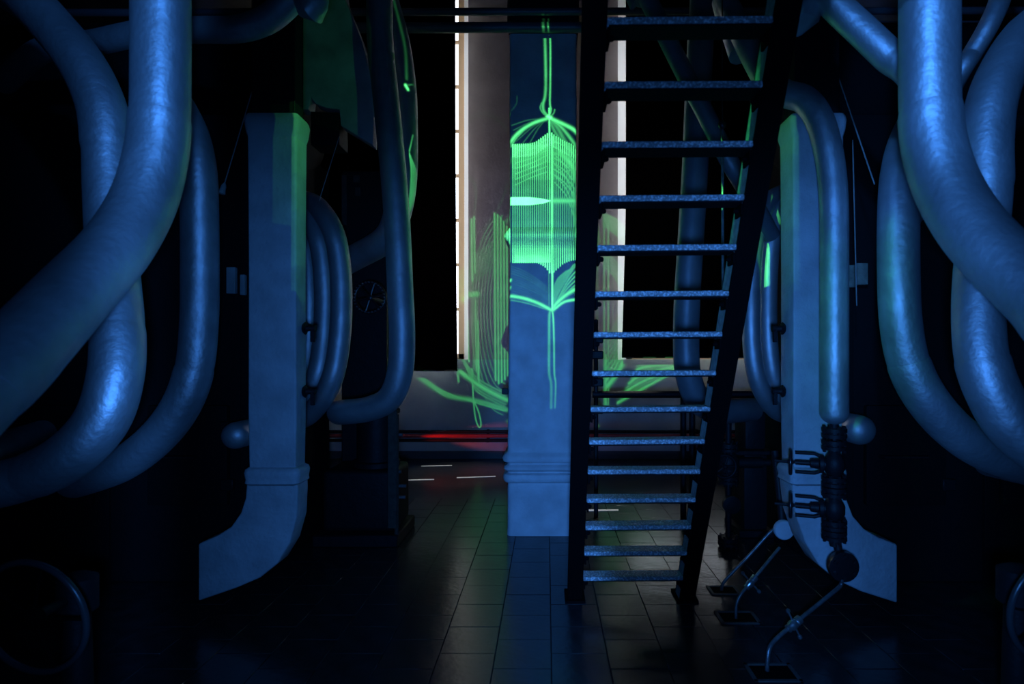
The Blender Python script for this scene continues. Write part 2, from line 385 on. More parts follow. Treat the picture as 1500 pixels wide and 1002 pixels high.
# ------------------------------------------------------------------ mesh helpers
class MB:
    def __init__(s): s.v = []; s.f = []
    def add(s, vs, fs):
        o = len(s.v); s.v += [tuple(a) for a in vs]; s.f += [tuple(i + o for i in f) for f in fs]; return s
    def bm(s, bm):
        bm.verts.ensure_lookup_table()
        s.add([v.co.copy() for v in bm.verts], [[v.index for v in f.verts] for f in bm.faces]); bm.free(); return s
    def box(s, lo, hi, bev=.004, seg=1, mtx=None):
        b = bmesh.new(); bmesh.ops.create_cube(b, size=1)
        lo, hi = Vector(lo), Vector(hi); c = (lo + hi) / 2; d = hi - lo
        for v in b.verts: v.co = Vector((v.co.x * d.x, v.co.y * d.y, v.co.z * d.z)) + c
        if bev: bmesh.ops.bevel(b, geom=list(b.edges), offset=min(bev, min(d) * .45), segments=seg, affect='EDGES', profile=.6)
        if mtx: bmesh.ops.transform(b, matrix=mtx, verts=b.verts)
        b.verts.index_update(); return s.bm(b)
    def tube(s, pts, r, n=24, cap=True, smooth=8, round_end=False, round_start=False):
        """pipe along pts (smoothed); r is a number or one per input point"""
        pts = [Vector(p) for p in pts]
        rs = r if isinstance(r, (list, tuple)) else [r] * len(pts)
        if smooth and len(pts) > 2:
            rr = catmull([(a, 0, 0) for a in rs], smooth); q = catmull(pts, smooth); rs = [a.x for a in rr]; pts = q
        if round_end:
            d = (pts[-1] - pts[-2]).normalized(); e, r0 = pts[-1], rs[-1]
            for a in (.35, .7, 1.0, 1.25, 1.45): pts.append(e + d * r0 * .8 * math.sin(a)); rs.append(r0 * math.cos(a))
        if round_start:
            d = (pts[0] - pts[1]).normalized(); e, r0 = pts[0].copy(), rs[0]
            for a in (.35, .7, 1.0, 1.25, 1.45): pts.insert(0, e + d * r0 * .8 * math.sin(a)); rs.insert(0, r0 * math.cos(a))
        t0 = (pts[1] - pts[0]).normalized()
        ref = Vector((0, 0, 1)) if abs(t0.z) < .9 else Vector((1, 0, 0))
        nrm = (ref - t0 * ref.dot(t0)).normalized()
        vs = []; fs = []
        for i, p in enumerate(pts):
            t = (pts[min(i + 1, len(pts) - 1)] - pts[max(i - 1, 0)]).normalized()
            nrm = (nrm - t * nrm.dot(t)).normalized(); bn = t.cross(nrm)
            for k in range(n):
                a = 2 * PI * k / n; vs.append(p + (nrm * math.cos(a) + bn * math.sin(a)) * rs[i])
        for i in range(len(pts) - 1):
            for k in range(n):
                k2 = (k + 1) % n; fs.append((i * n + k, i * n + k2, (i + 1) * n + k2, (i + 1) * n + k))
        if cap:
            fs.append(tuple(range(n - 1, -1, -1))); fs.append(tuple((len(pts) - 1) * n + k for k in range(n)))
        return s.add(vs, fs)
    def lathe(s, prof, origin, axis, n=24):
        """prof: (radius, distance along axis)"""
        axis = Vector(axis).normalized(); o = Vector(origin)
        ref = Vector((0, 0, 1)) if abs(axis.z) < .9 else Vector((1, 0, 0))
        a1 = (ref - axis * ref.dot(axis)).normalized(); a2 = axis.cross(a1)
        vs = []; fs = []
        for (r, h) in prof:
            for k in range(n):
                a = 2 * PI * k / n; vs.append(o + axis * h + (a1 * math.cos(a) + a2 * math.sin(a)) * max(r, 1e-4))
        for i in range(len(prof) - 1):
            for k in range(n):
                k2 = (k + 1) % n; fs.append((i * n + k, i * n + k2, (i + 1) * n + k2, (i + 1) * n + k))
        fs.append(tuple(range(n - 1, -1, -1))); fs.append(tuple((len(prof) - 1) * n + k for k in range(n)))
        return s.add(vs, fs)
    def torus(s, c, axis, R, r, n=36, m=10):
        axis = Vector(axis).normalized(); ref = Vector((0, 0, 1)) if abs(axis.z) < .9 else Vector((1, 0, 0))
        a1 = (ref - axis * ref.dot(axis)).normalized(); a2 = axis.cross(a1); c = Vector(c); vs = []; fs = []
        for i in range(n):
            d = a1 * math.cos(2 * PI * i / n) + a2 * math.sin(2 * PI * i / n)
            for k in range(m):
                b = 2 * PI * k / m; vs.append(c + d * (R + r * math.cos(b)) + axis * r * math.sin(b))
        for i in range(n):
            for k in range(m):
                i2, k2 = (i + 1) % n, (k + 1) % m
                fs.append((i * m + k, i2 * m + k, i2 * m + k2, i * m + k2))
        return s.add(vs, fs)
    def prism(s, poly, depth, bev=.008):
        """poly: front outline (3-D points in one plane of constant Y); extruded to +Y"""
        b = bmesh.new(); vs = [b.verts.new(p) for p in poly]; f = b.faces.new(vs)
        r = bmesh.ops.extrude_face_region(b, geom=[f])
        for g in r['geom']:
            if isinstance(g, bmesh.types.BMVert): g.co.y += depth
        bmesh.ops.recalc_face_normals(b, faces=b.faces)
        if bev:
            es = [e for e in b.edges if len(e.link_faces) == 2 and e.calc_face_angle(0) > .6]
            bmesh.ops.bevel(b, geom=es, offset=bev, segments=3, affect='EDGES', profile=.5)
        b.verts.index_update(); return s.bm(b)
    def loft(s, prof, cx, cy, hx, hy, rad, n=5, cap=True):
        """rounded-rectangle sections stacked in Z; prof: (z, outward offset)"""
        ring = []
        for (sx, sy, a0) in ((1, 1, 0), (-1, 1, PI / 2), (-1, -1, PI), (1, -1, 3 * PI / 2)):
            for k in range(n + 1):
                a = a0 + PI / 2 * k / n; ring.append((sx * (hx - rad) + rad * math.cos(a), sy * (hy - rad) + rad * math.sin(a), math.cos(a), math.sin(a)))
        m = len(ring); vs = []; fs = []
        for (z, o) in prof:
            for (x, y, nx, ny) in ring: vs.append((cx + x + nx * o, cy + y + ny * o, z))
        for i in range(len(prof) - 1):
            for k in range(m):
                k2 = (k + 1) % m; fs.append((i * m + k, i * m + k2, (i + 1) * m + k2, (i + 1) * m + k))
        if cap: fs.append(tuple(range(m - 1, -1, -1))); fs.append(tuple((len(prof) - 1) * m + k for k in range(m)))
        return s.add(vs, fs)
    def mesh(s, name, m, angle=42):
        me = bpy.data.meshes.new(name); me.from_pydata(s.v, [], s.f); me.update()
        b = bmesh.new(); b.from_mesh(me); bmesh.ops.recalc_face_normals(b, faces=b.faces); b.to_mesh(me); b.free()
        me.polygons.foreach_set('use_smooth', [True] * len(me.polygons))
        me.set_sharp_from_angle(angle=math.radians(angle)); me.materials.append(m); return me
    def build(s, name, m, parent=None, angle=42):
        o = bpy.data.objects.new(name, s.mesh(name, m, angle)); COL.objects.link(o)
        if parent:
            o.parent = parent
            o.matrix_parent_inverse = Matrix.Translation(parent.location).inverted() if parent.type == 'EMPTY' else Matrix()
        return o

def tag(o, label=None, cat=None, group=None, kind=None):
    if label: o['label'] = label
    if cat: o['category'] = cat
    if group: o['group'] = group
    if kind: o['kind'] = kind
    return o
def thing(name, label, cat, loc=(0, 0, 0), group=None):
    o = bpy.data.objects.new(name, None); COL.objects.link(o); o.location = loc; o.empty_display_size = .1
    return tag(o, label, cat, group)
def struct(o): return tag(o, kind='structure')

# ------------------------------------------------------------------ setting
TX = .0235; TS = .2995
NEAR0, NROW, NCOL = 2.45, 13, 16
x_lo, x_hi = TX - TS * NCOL / 2, TX + TS * NCOL / 2
NEAR1 = NEAR0 + NROW * TS
fl = MB()
fl.box((-6, -3, -.2), (6, NEAR0, 0), 0); fl.box((-6, NEAR1, -.2), (6, 9.3, 0), 0)
fl.box((-6, NEAR0, -.2), (x_lo, NEAR1, 0), 0); fl.box((x_hi, NEAR0, -.2), (6, NEAR1, 0), 0)
floor = struct(fl.build('floor', M_far))
MB().box((x_lo, NEAR0, -.2), (x_hi, NEAR1, -.012), 0).build('grout_bed', M_grout, floor)
tmesh = []
for v in range(5):
    t = MB().box((.0012 + .0006 * (v % 2), .0012, -.0125), (TS - .0012, TS - .0012 - .0006 * (v % 3), .0), .0022, 1)
    tmesh.append(t.mesh('tile', M_tile))
pits = [(3.44, 1.15), (2.83, 1.15)]
for c in range(NCOL):
    off = TS / 2 if c % 2 else 0
    for r in range(NROW):
        y0 = NEAR0 + r * TS + off
        if off and r == NROW - 1: continue
        o = bpy.data.objects.new('tile', random.choice(tmesh)); COL.objects.link(o)
        o.location = (x_lo + c * TS, y0, random.uniform(-.0008, .0006)); o.parent = floor
        o.rotation_euler = (random.uniform(-.0018, .0018), random.uniform(-.0018, .0018), 0)
    if off:
        for y0, k in ((NEAR0, 0), (NEAR1 - TS / 2, 0)):
            o = bpy.data.objects.new('tile', tmesh[0]); COL.objects.link(o); o.parent = floor
            o.location = (x_lo + c * TS, y0, 0); o.scale = (1, .5, 1)

for lab, x0, x1, y0, y1, th in (('white floor strip in place of a light slit, nearest the feed pump', 578, 636, 704, 702.5, 1.3), ('white floor strip in place of a light slit, farthest back, left of the central duct', 617, 662, 683, 682, 1.1),
        ('white floor strip in place of a light slit, just left of the central duct', 669, 726, 700, 698, 1.3), ('white floor strip in place of a light slit, seen between the lower ladder treads', 846, 906, 748, 747.5, 2.0), ('white floor strip end in place of a light slit, beside the valve column', 1062, 1086, 736, 736, 3)):
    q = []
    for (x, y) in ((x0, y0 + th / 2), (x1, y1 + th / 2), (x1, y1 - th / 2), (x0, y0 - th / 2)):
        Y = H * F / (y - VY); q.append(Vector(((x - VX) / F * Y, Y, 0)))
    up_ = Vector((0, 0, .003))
    o = MB().add(q + [p + up_ for p in q], [(0, 1, 2, 3), (4, 5, 6, 7), (0, 1, 5, 4), (1, 2, 6, 5), (2, 3, 7, 6), (3, 0, 4, 7)]).build('light_slit_strip', M_reveal)  # white strips laid where slits of light fall on the floor
    tag(o, lab, 'light strip', 'white floor strips in place of light slits', 'thing')

CZ = 7.4
struct(MB().box((-6, -3, CZ), (6, 9.3, CZ + .2), 0).build('ceiling', M_dark))
struct(MB().box((-6.2, -3, 0), (-6, 9.3, CZ), 0).build('wall_left', M_dark))
struct(MB().box((6, -3, 0), (6.2, 9.3, CZ), 0).build('wall_right', M_dark))
struct(MB().box((-6, -3.2, 0), (6, -3, CZ), 0).build('wall_front', M_dark))

# back wall: pier between two tall windows with splayed reveals, sill wall below
SZ = 1.53
wl0, wl1 = -1.211, -1.317      # inner and outer edge of the left reveal
wr0, wr1 = 1.095, 1.263
OY = 9.07
wall = struct(MB().add([(wl0, WY, SZ), (wr0, WY, SZ), (wr1, OY, SZ), (wl1, OY, SZ), (wl0, WY, CZ), (wr0, WY, CZ), (wr1, OY, CZ), (wl1, OY, CZ)],
     [(0, 1, 5, 4), (2, 3, 7, 6), (0, 3, 2, 1), (4, 5, 6, 7)]).build('wall_back', M_wall))
rv = MB().add([(wl0, WY, SZ), (wl1, OY, SZ), (wl1, OY, CZ), (wl0, WY, CZ)], [(0, 1, 2, 3)])
rv.add([(wr0, WY, SZ), (wr1, OY, SZ), (wr1, OY, CZ), (wr0, WY, CZ)], [(0, 1, 2, 3)])
rv.build('splayed_reveal', M_reveal, wall)
MB().box((-6, WY, 0), (6, 9.3, SZ), 0).build('sill_wall', M_sill, wall)
MB().box((-6, WY, SZ), (-3.6, 9.3, CZ), 0).build('left_pier', M_wall, wall)
MB().box((3.6, WY, SZ), (6, 9.3, CZ), 0).build('right_pier', M_wall, wall)
struct(MB().box((-6, WY - .02, 0), (6, WY, .12), .004).build('baseboard_back', M_skirt))
for nm, xa, xb in (('window_1', -3.6, wl1), ('window_2', wr1, 3.6)):
    fr = MB()
    fw = .095
    fr.box((xa, OY, SZ), (xa + fw, OY + .07, CZ), .006); fr.box((xb - fw, OY, SZ), (xb, OY + .07, CZ), .006)
    fr.box((xa, OY, SZ), (xb, OY + .07, SZ + .09), .006); fr.box((xa, OY, CZ - .09), (xb, OY + .07, CZ), .006)
    w = struct(fr.build(nm, M_frame))
    nv, nh = 4, 8
    pw = (xb - xa - 2 * fw) / nv; ph = (CZ - SZ - .18) / nh
    for i in range(nh):
        for j in range(nv):
            x0 = xa + fw + j * pw; z0 = SZ + .09 + i * ph
            MB().box((x0, OY + .03, z0), (x0 + pw, OY + .036, z0 + ph), 0).build('pane', M_glass, w)
    for j in range(1, nv):
        x0 = xa + fw + j * pw; MB().box((x0 - .02, OY + .008, SZ + .09), (x0 + .02, OY + .06, CZ - .09), .003).build('mullion', M_frame, w)
    for i in range(1, nh):
        z0 = SZ + .09 + i * ph; MB().box((xa + fw, OY + .01, z0 - .025), (xb - fw, OY + .055, z0 + .025), .003).build('glazing_bar', M_frame, w)

# blackout curtains hung a hand's breadth off the wall
def curtain(xa, xb, za, side, label):
    Yc = 8.42
    t = thing('blackout_curtain', label, 'curtain', ((xa + xb) / 2, Yc, za), 'blackout curtains on the back wall')
    nx, nz = 60, 14
    def sheet(dy, inset):
        vs = []; fs = []
        for i in range(nz + 1):
            zz = za + (6.9 - za) * i / nz; f = 1 - i / nz
            for k in range(nx + 1):
                s = k / nx; x = xa + (xb - xa) * s
                edge = (.03 * f * f if side < 0 else -.06 * max(0, f - .6) / .4)
                if side < 0: x += edge * s
                else: x += edge * (1 - s) + inset * 0
                vs.append((x, Yc + dy + .03 * math.sin(k * .9) * (0.4 + .6 * f), zz))
        for i in range(nz):
            for k in range(nx):
                a = i * (nx + 1) + k; fs.append((a, a + 1, a + nx + 2, a + nx + 1))
        return MB().add(vs, fs)
    for nm, dy, m in (('cloth', 0, M_curtain), ('bounce_lining', .012, M_bounce_lining)):
        o = sheet(dy, 0).build(nm, m, t)
        md = o.modifiers.new('thickness', 'SOLIDIFY'); md.thickness = .008; md.offset = 0
    MB().tube([(xa - .2, Yc, 6.93), (xb + .2, Yc, 6.93)], .02, 12).build('rail', M_iron, t)
    hb = MB().box((xa, Yc - .012, za - .008), (xb + (.03 if side < 0 else 0), Yc + .03, za + .012), .003)
    hb.build('hem_bar', M_brown, t)
curtain(-3.9, P(667, 0, 8.42).x, P(0, 543, 8.42).z, -1, 'black blackout curtain over the window left of the central duct')
curtain(P(917, 0, 8.42).x, 3.9, P(0, 524, 8.42).z, 1, 'black blackout curtain over the window behind the ladder')

# pipes running low along the back wall, the middle one coloured red in place of red light
def wall_pipe(name, label, py, r, m, cat='pipe', g='pipes along the foot of the back wall'):
    z = P(0, py, WY - .08).z
    t = thing(name, label, cat, (0, WY - .08, z), g)
    MB().tube([(-5.6, WY - .08, z), (5.6, WY - .08, z)], r, 14, smooth=0).build('run', m, t)
    for x in (-4.2, -2.6, -.9, .4, 2.3, 4.0):
        MB().box((x - .02, WY - .09, z - r * 1.2), (x + .02, WY + .002, z + r * 1.2), .003).build('clip', M_iron, t)
wall_pipe('wall_pipe', 'black pipe along the back wall, just above the pipe coloured red for the red light', 632.5, .026, M_iron)
wall_pipe('wall_pipe', 'pipe along the foot of the back wall, coloured red for the red light there', 638.5, .030, M_red)
wall_pipe('wall_pipe', 'black pipe along the back wall, just below the pipe coloured red for the red light', 645, .026, M_iron)

# ------------------------------------------------------------------ central duct
cx, hx = -.033, .317
hy = .23; cyd = DY + hy
cd = thing('square_duct', 'tall white square duct in the middle of the aisle, lit with a green laser leaf', 'duct', (cx, cyd, 0))
def zz(py, Y=DY): return P(0, py, Y).z
prof = [(0, .004), (.03, .004), (zz(775), .0), (zz(712), 0), (zz(708), -.004), (zz(706.5), .024), (zz(704), .036), (zz(699), .042), (zz(695), .034), (zz(693), .004), (zz(691), .002), (zz(689.5), .026), (zz(687), .036),
        (zz(684), .030), (zz(681), .004), (zz(678), .002), (zz(676.5), .036), (zz(672), .046), (zz(667), .034), (zz(664), .008), (zz(661), 0), (zz(600), -.004)]
MB().loft(prof + [(zz(500), -.012), (zz(400), -.02), (zz(357), -.021)], cx, cyd, hx, hy, .045).build('lower_shaft', M_duct, cd)
MB().loft([(zz(361), -.026), (zz(357), -.017), (zz(353), .0), (zz(350), .02), (zz(346), .032), (zz(341), .024), (zz(337), .004), (zz(333), -.016), (zz(331), -.024)], cx, cyd, hx, hy, .045).build('joint_collar', M_duct, cd)
up = [(zz(335), -.021), (zz(318), -.018), (zz(300), -.021), (zz(240), -.022), (zz(150), -.018), (zz(142), -.014), (zz(138), -.02), (zz(60), -.02), (zz(48), -.016)]
MB().loft(up, cx, cyd, hx, hy, .045).build('upper_shaft', M_duct, cd)
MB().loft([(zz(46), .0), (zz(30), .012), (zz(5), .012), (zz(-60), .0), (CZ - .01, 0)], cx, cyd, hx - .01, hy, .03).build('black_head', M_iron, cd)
MB().box((cx - hx - .05, DY + .02, zz(578)), (cx - hx + .01, DY + .10, zz(569)), .004).build('bracket', M_iron, cd)

# ------------------------------------------------------------------ side ducts with elbows
def side_duct(s, label, outline, xin, xout, depth):
    t = thing('ventilation_duct', label, 'duct', (s * 1.65, DF, 0), 'white ducts either side of the aisle')
    MB().prism([P(a, b, DF) for a, b in outline], depth, .012).build('elbow', M_duct, t)
    cxx, hxx, cy = (xin + xout) / 2, abs(xin - xout) / 2, DF + depth / 2
    zf = lambda y: P(0, y, DF).z
    MB().loft([(zf(712), .0), (zf(708), .02), (zf(703), .016), (zf(699), .02), (zf(693), .024), (zf(688), .018), (zf(685), -.002)], cxx, cy, hxx, depth / 2, .02).build('flange_collar', M_duct, t)
    MB().loft([(zf(688), -.008), (zf(600), -.002), (zf(400), -.004), (zf(250), .0), (zf(200), .002)], cxx, cy, hxx, depth / 2, .016).build('shaft', M_duct, t)
    MB().loft([(zf(201), .0), (zf(190), .014), (zf(176), .022), (zf(170), .016), (zf(166), .006)], cxx, cy, hxx, depth / 2, .016).build('top_flange', M_duct, t)
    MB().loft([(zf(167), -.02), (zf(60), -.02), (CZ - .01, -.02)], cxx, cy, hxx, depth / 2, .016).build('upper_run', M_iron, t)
    for (y, r) in ((480, .038), (575, .028)):
        h = MB().lathe([(.03, 0), (.04, .012), (.02, .02), (.014, .06), (r * .6, .062), (r * .6, .075)], (xin - s * .003, DF + depth * .62, zf(y)), (-s, 0, 0), 14)
        h.box((xin - s * .06 - .012, DF + depth * .62 - .012, zf(y) - .085), (xin - s * .06 + .012, DF + depth * .62 + .012, zf(y) + .0), .003)
        h.build('damper_handle', M_iron, t)
    return t
xoL = P(362, 0, DF).x
side_duct(-1, 'white square duct left of the aisle, its elbow turning out to the left',
    [(290, 797), (318, 785), (338, 772), (352, 752), (359, 730), (361, 705), (361, 690), (434, 690), (436, 720), (434, 760), (424, 796), (406, 826), (380, 847), (345, 862), (290, 881)], LX, xoL, .156)
side_duct(1, 'white square duct right of the aisle, behind the black valve stack',
    [(1315, 798), (1288, 788), (1266, 775), (1250, 756), (1241, 732), (1237, 705), (1237, 690), (1162, 690), (1161, 715), (1166, 755), (1180, 795), (1200, 828), (1226, 850), (1262, 867), (1315, 884)], RX, P(1236, 0, DF).x, .20)

# ------------------------------------------------------------------ big pipes
def pipe(label, pts, D, m=M_pipe, group='silver pipes in the boiler room', bends=(), end=None, start=None, name='steam_pipe', n=32, round_end=False, flange=None):
    """pts: (px, py, Y) samples of its centre line, 'end'/'start' extra world points; bends: (from, to) index ranges that carry a lagging sleeve"""
    w = [P(*p) for p in pts]
    if start: w = [Vector(p) for p in start] + w
    if end: w = w + [Vector(p) for p in end]
    b = min(w, key=lambda p: p.z)
    t = thing(name, label, 'pipe', tuple(b), group)
    MB().tube(w, D / 2, n, smooth=8, round_end=round_end).build('pipe_run', m, t)
    q = catmull(w, 8); k0 = len(start) if start else 0
    for (a, c) in bends:
        seg = q[(a + k0) * 8:(c + k0) * 8 + 1]
        if len(seg) > 3:
            rr = [D / 2 + .0015] + [D / 2 + .0045] * (len(seg) - 2) + [D / 2 + .0015]
            MB().tube(seg, rr, n, smooth=0).build('lagging_sleeve', m, t)
    if flange:
        for i in flange:
            d = (w[i] - w[i - 1]).normalized() if i else (w[0] - w[1]).normalized()
            MB().lathe([(D * .5, -.02), (D * .72, -.018), (D * .72, .018), (D * .5, .02)], w[i], d, 24).build('flange', M_iron, t)
    return t

# left bank
pipe('thick silver pipe nearest on the left, dropping and bending out towards the lower left',
     [(236, -40, 2.26), (236, 0, 2.25), (236, 90, 2.25), (235, 170, 2.24), (229, 230, 2.22), (211, 295, 2.16), (172, 362, 2.03), (110, 430, 1.85), (45, 500, 1.68), (-30, 575, 1.52)], .205,
     start=[P(236, 0, 2.26) + Vector((0, 0, 4.2)), P(236, 0, 2.26) + Vector((0, 0, 1.5))], end=[(-1.5, 1.0, 1.1), (-1.55, .2, .75)], bends=((3, 9),))
pipe('silver C-shaped pipe half hidden behind the nearest left pipe',
     [(-60, -60, 2.95), (20, -18, 2.85), (80, 42, 2.8), (124, 100, 2.74), (150, 160, 2.7), (157, 220, 2.68), (159, 280, 2.65), (163, 350, 2.6), (169, 420, 2.55), (173, 480, 2.5), (170, 550, 2.45), (150, 615, 2.42), (105, 665, 2.4), (45, 697, 2.4), (-40, 715, 2.4)], .195,
     start=[(-3.6, 3.95, 4.0)], end=[(-3.0, 2.6, 1.0), (-3.5, 3.95, 1.05)], bends=((1, 5), (9, 13)))
pipe('silver C-shaped pipe just left of the left duct, lower end bending left',
     [(262, 160, 3.4), (280, 200, 3.3), (290, 250, 3.26), (292.5, 320, 3.25), (293, 400, 3.25), (292, 470, 3.25), (285, 540, 3.25), (265, 595, 3.25), (228, 643, 3.28), (175, 682, 3.35), (110, 705, 3.5)], .195,
     start=[(-2.5, 3.98, 3.15), (-2.32, 3.62, 3.12)], end=[(-3.0, 3.98, .8)], bends=((6, 10),))
pipe('dim horizontal pipe at the upper left that bends up behind the nearest left pipe',
     [(60, 75, 3.6), (140, 62, 3.5), (210, 48, 3.4), (290, 44, 3.3), (345, 43, 3.2), (385, 32, 3.15), (415, 10, 3.1), (440, -22, 3.05)], .14,
     start=[(-3.8, 3.98, 3.5)], end=[P(465, -70, 3.0), P(470, 0, 3.0) + Vector((0, 0, 3.7))])
pipe('tall dark blue pipe left of the left curtain, its foot bending left onto the pump',
     [(556, -40, 4.2), (557, 60, 4.2), (566, 150, 4.2), (576, 250, 4.2), (582, 330, 4.2), (586, 420, 4.2), (589, 490, 4.2), (586, 545, 4.22), (571, 583, 4.26), (540, 599, 4.32), (500, 604, 4.4)], .19,
     m=M_pipe2, start=[P(556, -40, 4.2) + Vector((0, 0, 3.1))], end=[(-1.66, 4.62, 1.14)])
pipe('green-striped pipe bulging out behind the tall dark blue pipe',
     [(550, -60, 4.62), (564, 0, 4.62), (580, 60, 4.62), (590, 130, 4.64), (592, 200, 4.64), (591, 260, 4.64), (583, 310, 4.66), (565, 350, 4.75)], .22, m=M_pipe2,
     start=[P(540, -120, 4.62) + Vector((0, 0, 1.8))], end=[(-1.7, 5.0, 2.45), (-2.1, 5.2, 2.3)])
for lab, dx, dy, Y0 in (('silver bowed pipe right of the left duct, outermost of the three', 0, 0, 4.3), ('silver bowed pipe right of the left duct, middle one of the three', -24, 2, 4.42), ('silver bowed pipe right of the left duct, mostly hidden by it', -47, 4, 4.54)):
    pipe(lab, [(455 + dx, 297 + dy, Y0 + .25), (474 + dx, 314 + dy, Y0 + .08), (490 + dx, 345 + dy, Y0), (498 + dx, 390 + dy, Y0), (500 + dx, 450 + dy, Y0), (496 + dx, 510 + dy, Y0), (486 + dx, 556 + dy, Y0), (468 + dx, 590 + dy, Y0 + .06), (445 + dx, 612 + dy, Y0 + .22)], .16, m=M_pipe2,
         start=[(P(420 + dx, 290, Y0 + .6))], end=[P(415 + dx, 618, Y0 + .6)], group='bowed pipes beside the left duct')

# right bank
pipe('thick silver pipe nearest on the right, dropping and bending out towards the right edge',
     [(1361, -40, 2.20), (1361, 0, 2.2), (1361, 90, 2.2), (1362, 160, 2.19), (1368, 215, 2.17), (1386, 272, 2.12), (1420, 330, 2.03), (1465, 380, 1.93), (1530, 440, 1.8), (1600, 510, 1.65)], .205,
     start=[P(1361, 0, 2.2) + Vector((0, 0, 4.2)), P(1361, 0, 2.2) + Vector((0, 0, 1.5))], end=[(1.62, 1.1, 1.2), (1.65, .2, .75)], bends=((3, 9),))
pipe('silver C-shaped pipe at the right edge, half hidden behind the nearest right pipe',
     [(1570, 0, 2.85), (1510, 45, 2.75), (1473, 97, 2.7), (1452, 150, 2.66), (1445, 210, 2.63), (1445, 275, 2.6), (1440, 340, 2.57), (1434, 410, 2.53), (1433, 470, 2.5), (1438, 525, 2.47), (1455, 575, 2.45), (1485, 625, 2.43), (1540, 668, 2.42), (1620, 690, 2.45)], .195,
     start=[(3.4, 3.95, 3.9)], end=[(3.1, 2.8, 1.05), (3.6, 3.95, 1.05)], bends=((1, 5), (9, 13)))
pipe('silver C-shaped pipe right of the right duct, lower end bending right',
     [(1358, 160, 3.22), (1333, 203, 3.1), (1320, 255, 3.06), (1316, 320, 3.05), (1316, 400, 3.05), (1319, 470, 3.05), (1330, 530, 3.05), (1354, 580, 3.05), (1394, 627, 3.08), (1444, 662, 3.15), (1505, 685, 3.3)], .20,
     start=[(2.8, 3.98, 3.05), (2.42, 3.55, 3.12)], end=[(3.1, 3.98, .85)], bends=((6, 10),))
pipe('silver pipe slanting down to the right behind the nearest right pipe',
     [(1160, -70, 2.9), (1196, -22, 2.8), (1230, 14, 2.75), (1264, 46, 2.7), (1302, 82, 2.65), (1345, 122, 2.62)], .135,
     start=[P(1120, -160, 3.1), P(1100, -300, 3.2) + Vector((0, 0, 3.2))], end=[(2.1, 3.0, 2.6), (2.5, 3.98, 2.5)])
pipe('dim thin pipe slanting up to the right behind the nearest right pipe',
     [(1400, 118, 3.4), (1425, 78, 3.35), (1448, 38, 3.3), (1466, -5, 3.3), (1475, -60, 3.3)], .11,
     start=[(2.6, 3.98, 3.0)], end=[P(1478, -120, 3.3), P(1478, -120, 3.3) + Vector((0, 0, 3.2))])
pipe('slim silver pipe standing against the right duct, its top bending over to the left',
     [(1120, 112, 3.45), (1148, 136, 3.36), (1178, 146, 3.28), (1200, 175, 3.23), (1214, 225, 3.2), (1221, 290, 3.19), (1222, 380, 3.19), (1222, 470, 3.19), (1222, 560, 3.19), (1222, 606, 3.19)], .15, m=M_pipe,
     start=[P(1085, 80, 3.7), P(1060, 0, 3.9)], end=None, round_end=True)
pipe('tall dark blue pipe beyond the right stile of the ladder',
     [(1030, -60, 4.25), (1026, 60, 4.22), (1022, 150, 4.2), (1018, 250, 4.2), (1012, 350, 4.2), (1007, 430, 4.2), (1005, 500, 4.2), (1008, 548, 4.22), (1022, 585, 4.28), (1050, 602, 4.4)], .19, m=M_pipe3,
     start=[P(1030, -60, 4.25) + Vector((0, 0, 3.0))], end=[(1.7, 4.7, 1.15)])
pipe('blue pipe slanting down to the right behind the upper ladder treads',
     [(925, -50, 4.0), (944, -12, 4.0), (976, 54, 4.0), (1008, 118, 4.0), (1036, 172, 4.0), (1066, 232, 4.0), (1100, 290, 4.1)], .125, m=M_pipe3,
     start=[P(890, -140, 4.0), P(890, -140, 4.0) + Vector((0, 0, 2.4))], end=[(1.7, 4.3, 2.5)])
for lab, dx, Y0 in (('silver bowed pipe left of the right duct, outermost of the pair', 0, 4.3), ('silver bowed pipe left of the right duct, inner one of the pair', 25, 4.36)):
    pipe(lab, [(1140 + dx, 285, Y0 + .25), (1122 + dx, 303, Y0 + .08), (1108 + dx, 338, Y0), (1102 + dx, 385, Y0), (1100 + dx, 440, Y0), (1101 + dx, 500, Y0), (1107 + dx, 546, Y0), (1120 + dx, 580, Y0 + .06), (1140 + dx, 604, Y0 + .22)], .135, m=M_pipe2,
         start=[P(1175 + dx, 278, Y0 + .6)], end=[P(1170 + dx, 612, Y0 + .6)], group='bowed pipes beside the right duct')

# two pipes crossing overhead in front of the central duct
for lab, py, r, Y in (('slim dark pipe crossing overhead, upper of the pair', 17, .030, 4.86), ('dark pipe crossing overhead, lower of the pair', 40, .042, 4.79)):
    z = P(0, py, Y).z
    t = thing('overhead_pipe', lab, 'pipe', (-.2, Y, z), 'dark pipes crossing overhead')
    MB().tube([(-4.5, Y, z - .01), (0, Y, z), (4.5, Y, z + .01)], r, 16, smooth=0).build('pipe_run', mat('dark_pipe_paint' + str(py), (.09, .09, .10), .45, 0, .5, .2, 40), t)
    for x in (-3.2, 3.2):
        MB().tube([(x, Y, z), (x, Y, CZ)], .008, 8, smooth=0).build('hanger_rod', M_iron, t)

# blue domed pipe ends beside the elbows
for lab, px, py, Y, r in (('small domed pipe end just left of the left duct', 345, 638, 3.6, .085), ('small domed pipe end right of the right duct', 1260, 630, 3.55, .092)):
    c = P(px, py, Y); t = thing('pipe_stub', lab, 'pipe', tuple(c), 'domed pipe ends on the boilers')
    MB().tube([(c.x, 3.99, c.z), (c.x, Y, c.z)], r, 24, smooth=0, round_end=True).build('capped_end', M_pipe2, t)
    MB().lathe([(r, -.02), (r * 1.35, -.018), (r * 1.35, .02), (r, .022)], (c.x, 3.93, c.z), (0, -1, 0)).build('flange', M_iron, t)

